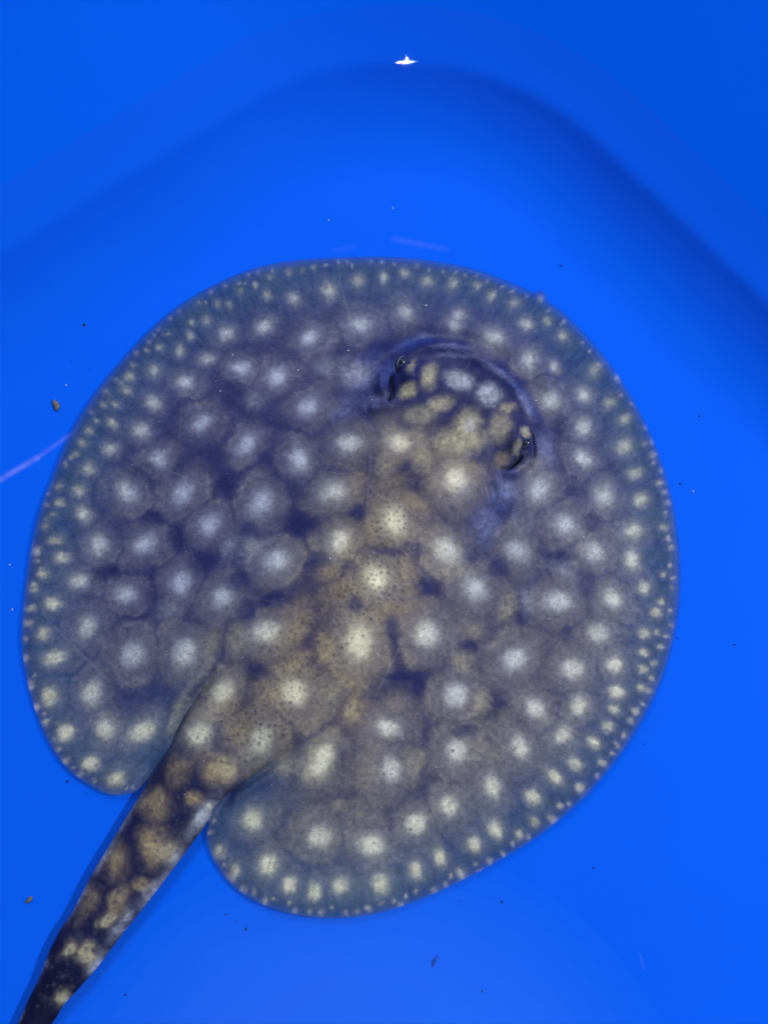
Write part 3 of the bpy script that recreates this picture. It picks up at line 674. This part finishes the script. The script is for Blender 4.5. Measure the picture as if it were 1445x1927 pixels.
# fine pale dust settled on the ray's back: too small to count
vs_, fs = [], []
bv, bf = ellipsoid(1, 1, 0.6, 6, 4)
dust = [(801, 575, 2.6), (655, 660, 2.4), (672, 650, 1.5), (438, 668, 1.8), (561, 697, 1.8), (415, 736, 1.8), (621, 1051, 2.4), (1008, 754, 2.2), (1097, 1011, 2), (1032, 1165, 1.8), (820, 1443, 1.6), (700, 752, 1.4)]
while len(dust) < 150:
    x, y = random.uniform(80, 1240), random.uniform(500, 1700)
    if (x - 660) ** 2 + (y - 1105) ** 2 < 560 ** 2: dust.append((x, y, random.uniform(0.5, 1.1)))
for (x, y, r) in dust:
    w = place(x, y); n = len(vs_); st = random.uniform(.7, 1.5); 
    vs_ += [(w[0] + a * px_(r) * st, w[1] + b * px_(r) / st, w[2] + c * px_(r) + px_(r) * .3) for a, b, c in bv]
    fs += [tuple(n + i for i in f) for f in bf]
tag(mesh_obj('pale_dust', vs_, fs, m_white), 'fine pale dust grains settled on the stingray back', 'dust', kind='stuff')

# ------------------------------------------------------------------ water
def water_material():
    m, nt, b, out = new_mat('water'); N, L = nt.nodes, nt.links; N.remove(b)
    ge = N.new('ShaderNodeNewGeometry'); dt = N.new('ShaderNodeVectorMath'); dt.operation = 'DOT_PRODUCT'
    L.new(ge.outputs['Incoming'], dt.inputs[0]); L.new(ge.outputs['Normal'], dt.inputs[1])
    ab = N.new('ShaderNodeMath'); ab.operation = 'ABSOLUTE'; L.new(dt.outputs['Value'], ab.inputs[0])
    om = N.new('ShaderNodeMath'); om.operation = 'SUBTRACT'; om.inputs[0].default_value = 1; L.new(ab.outputs[0], om.inputs[1])
    pw = N.new('ShaderNodeMath'); pw.operation = 'POWER'; L.new(om.outputs[0], pw.inputs[0]); pw.inputs[1].default_value = 5
    fr = N.new('ShaderNodeMath'); fr.operation = 'MULTIPLY_ADD'; L.new(pw.outputs[0], fr.inputs[0]); fr.inputs[1].default_value = 0.98; fr.inputs[2].default_value = 0.02
    gl0 = N.new('ShaderNodeBsdfGlossy'); gl0.inputs['Roughness'].default_value = 0.015
    tr = N.new('ShaderNodeBsdfTransparent'); tr.inputs['Color'].default_value = (0.965, 0.985, 1.0, 1)
    mx = N.new('ShaderNodeMixShader'); L.new(fr.outputs[0], mx.inputs[0]); L.new(tr.outputs[0], mx.inputs[1])
    L.new(gl0.outputs[0], mx.inputs[2])
    co = N.new('ShaderNodeTexCoord'); nz = N.new('ShaderNodeTexNoise'); nz.inputs['Scale'].default_value = 9; nz.inputs['Detail'].default_value = 1
    L.new(co.outputs['Object'], nz.inputs['Vector'])
    bp = N.new('ShaderNodeBump'); bp.inputs['Strength'].default_value = 0.05; bp.inputs['Distance'].default_value = 0.02
    L.new(nz.outputs['Fac'], bp.inputs['Height']); L.new(bp.outputs[0], gl0.inputs['Normal'])
    L.new(mx.outputs[0], out.inputs['Surface'])
    return m
dw = np.interp(WATER_Z, [p[1] for p in prof[:NIN]], [p[0] for p in prof[:NIN]]) + 0.0015
wv = [(*(p + n * dw), WATER_Z) for p, n in zip(base, nrm)]; wv.append((*cen, WATER_Z))
wf = [(i, (i + 1) % nb, nb) for i in range(nb)]
water = mesh_obj('water', wv, wf, water_material(), smooth=False)
tag(water, 'shallow clear water filling the blue tub', 'water', kind='structure')
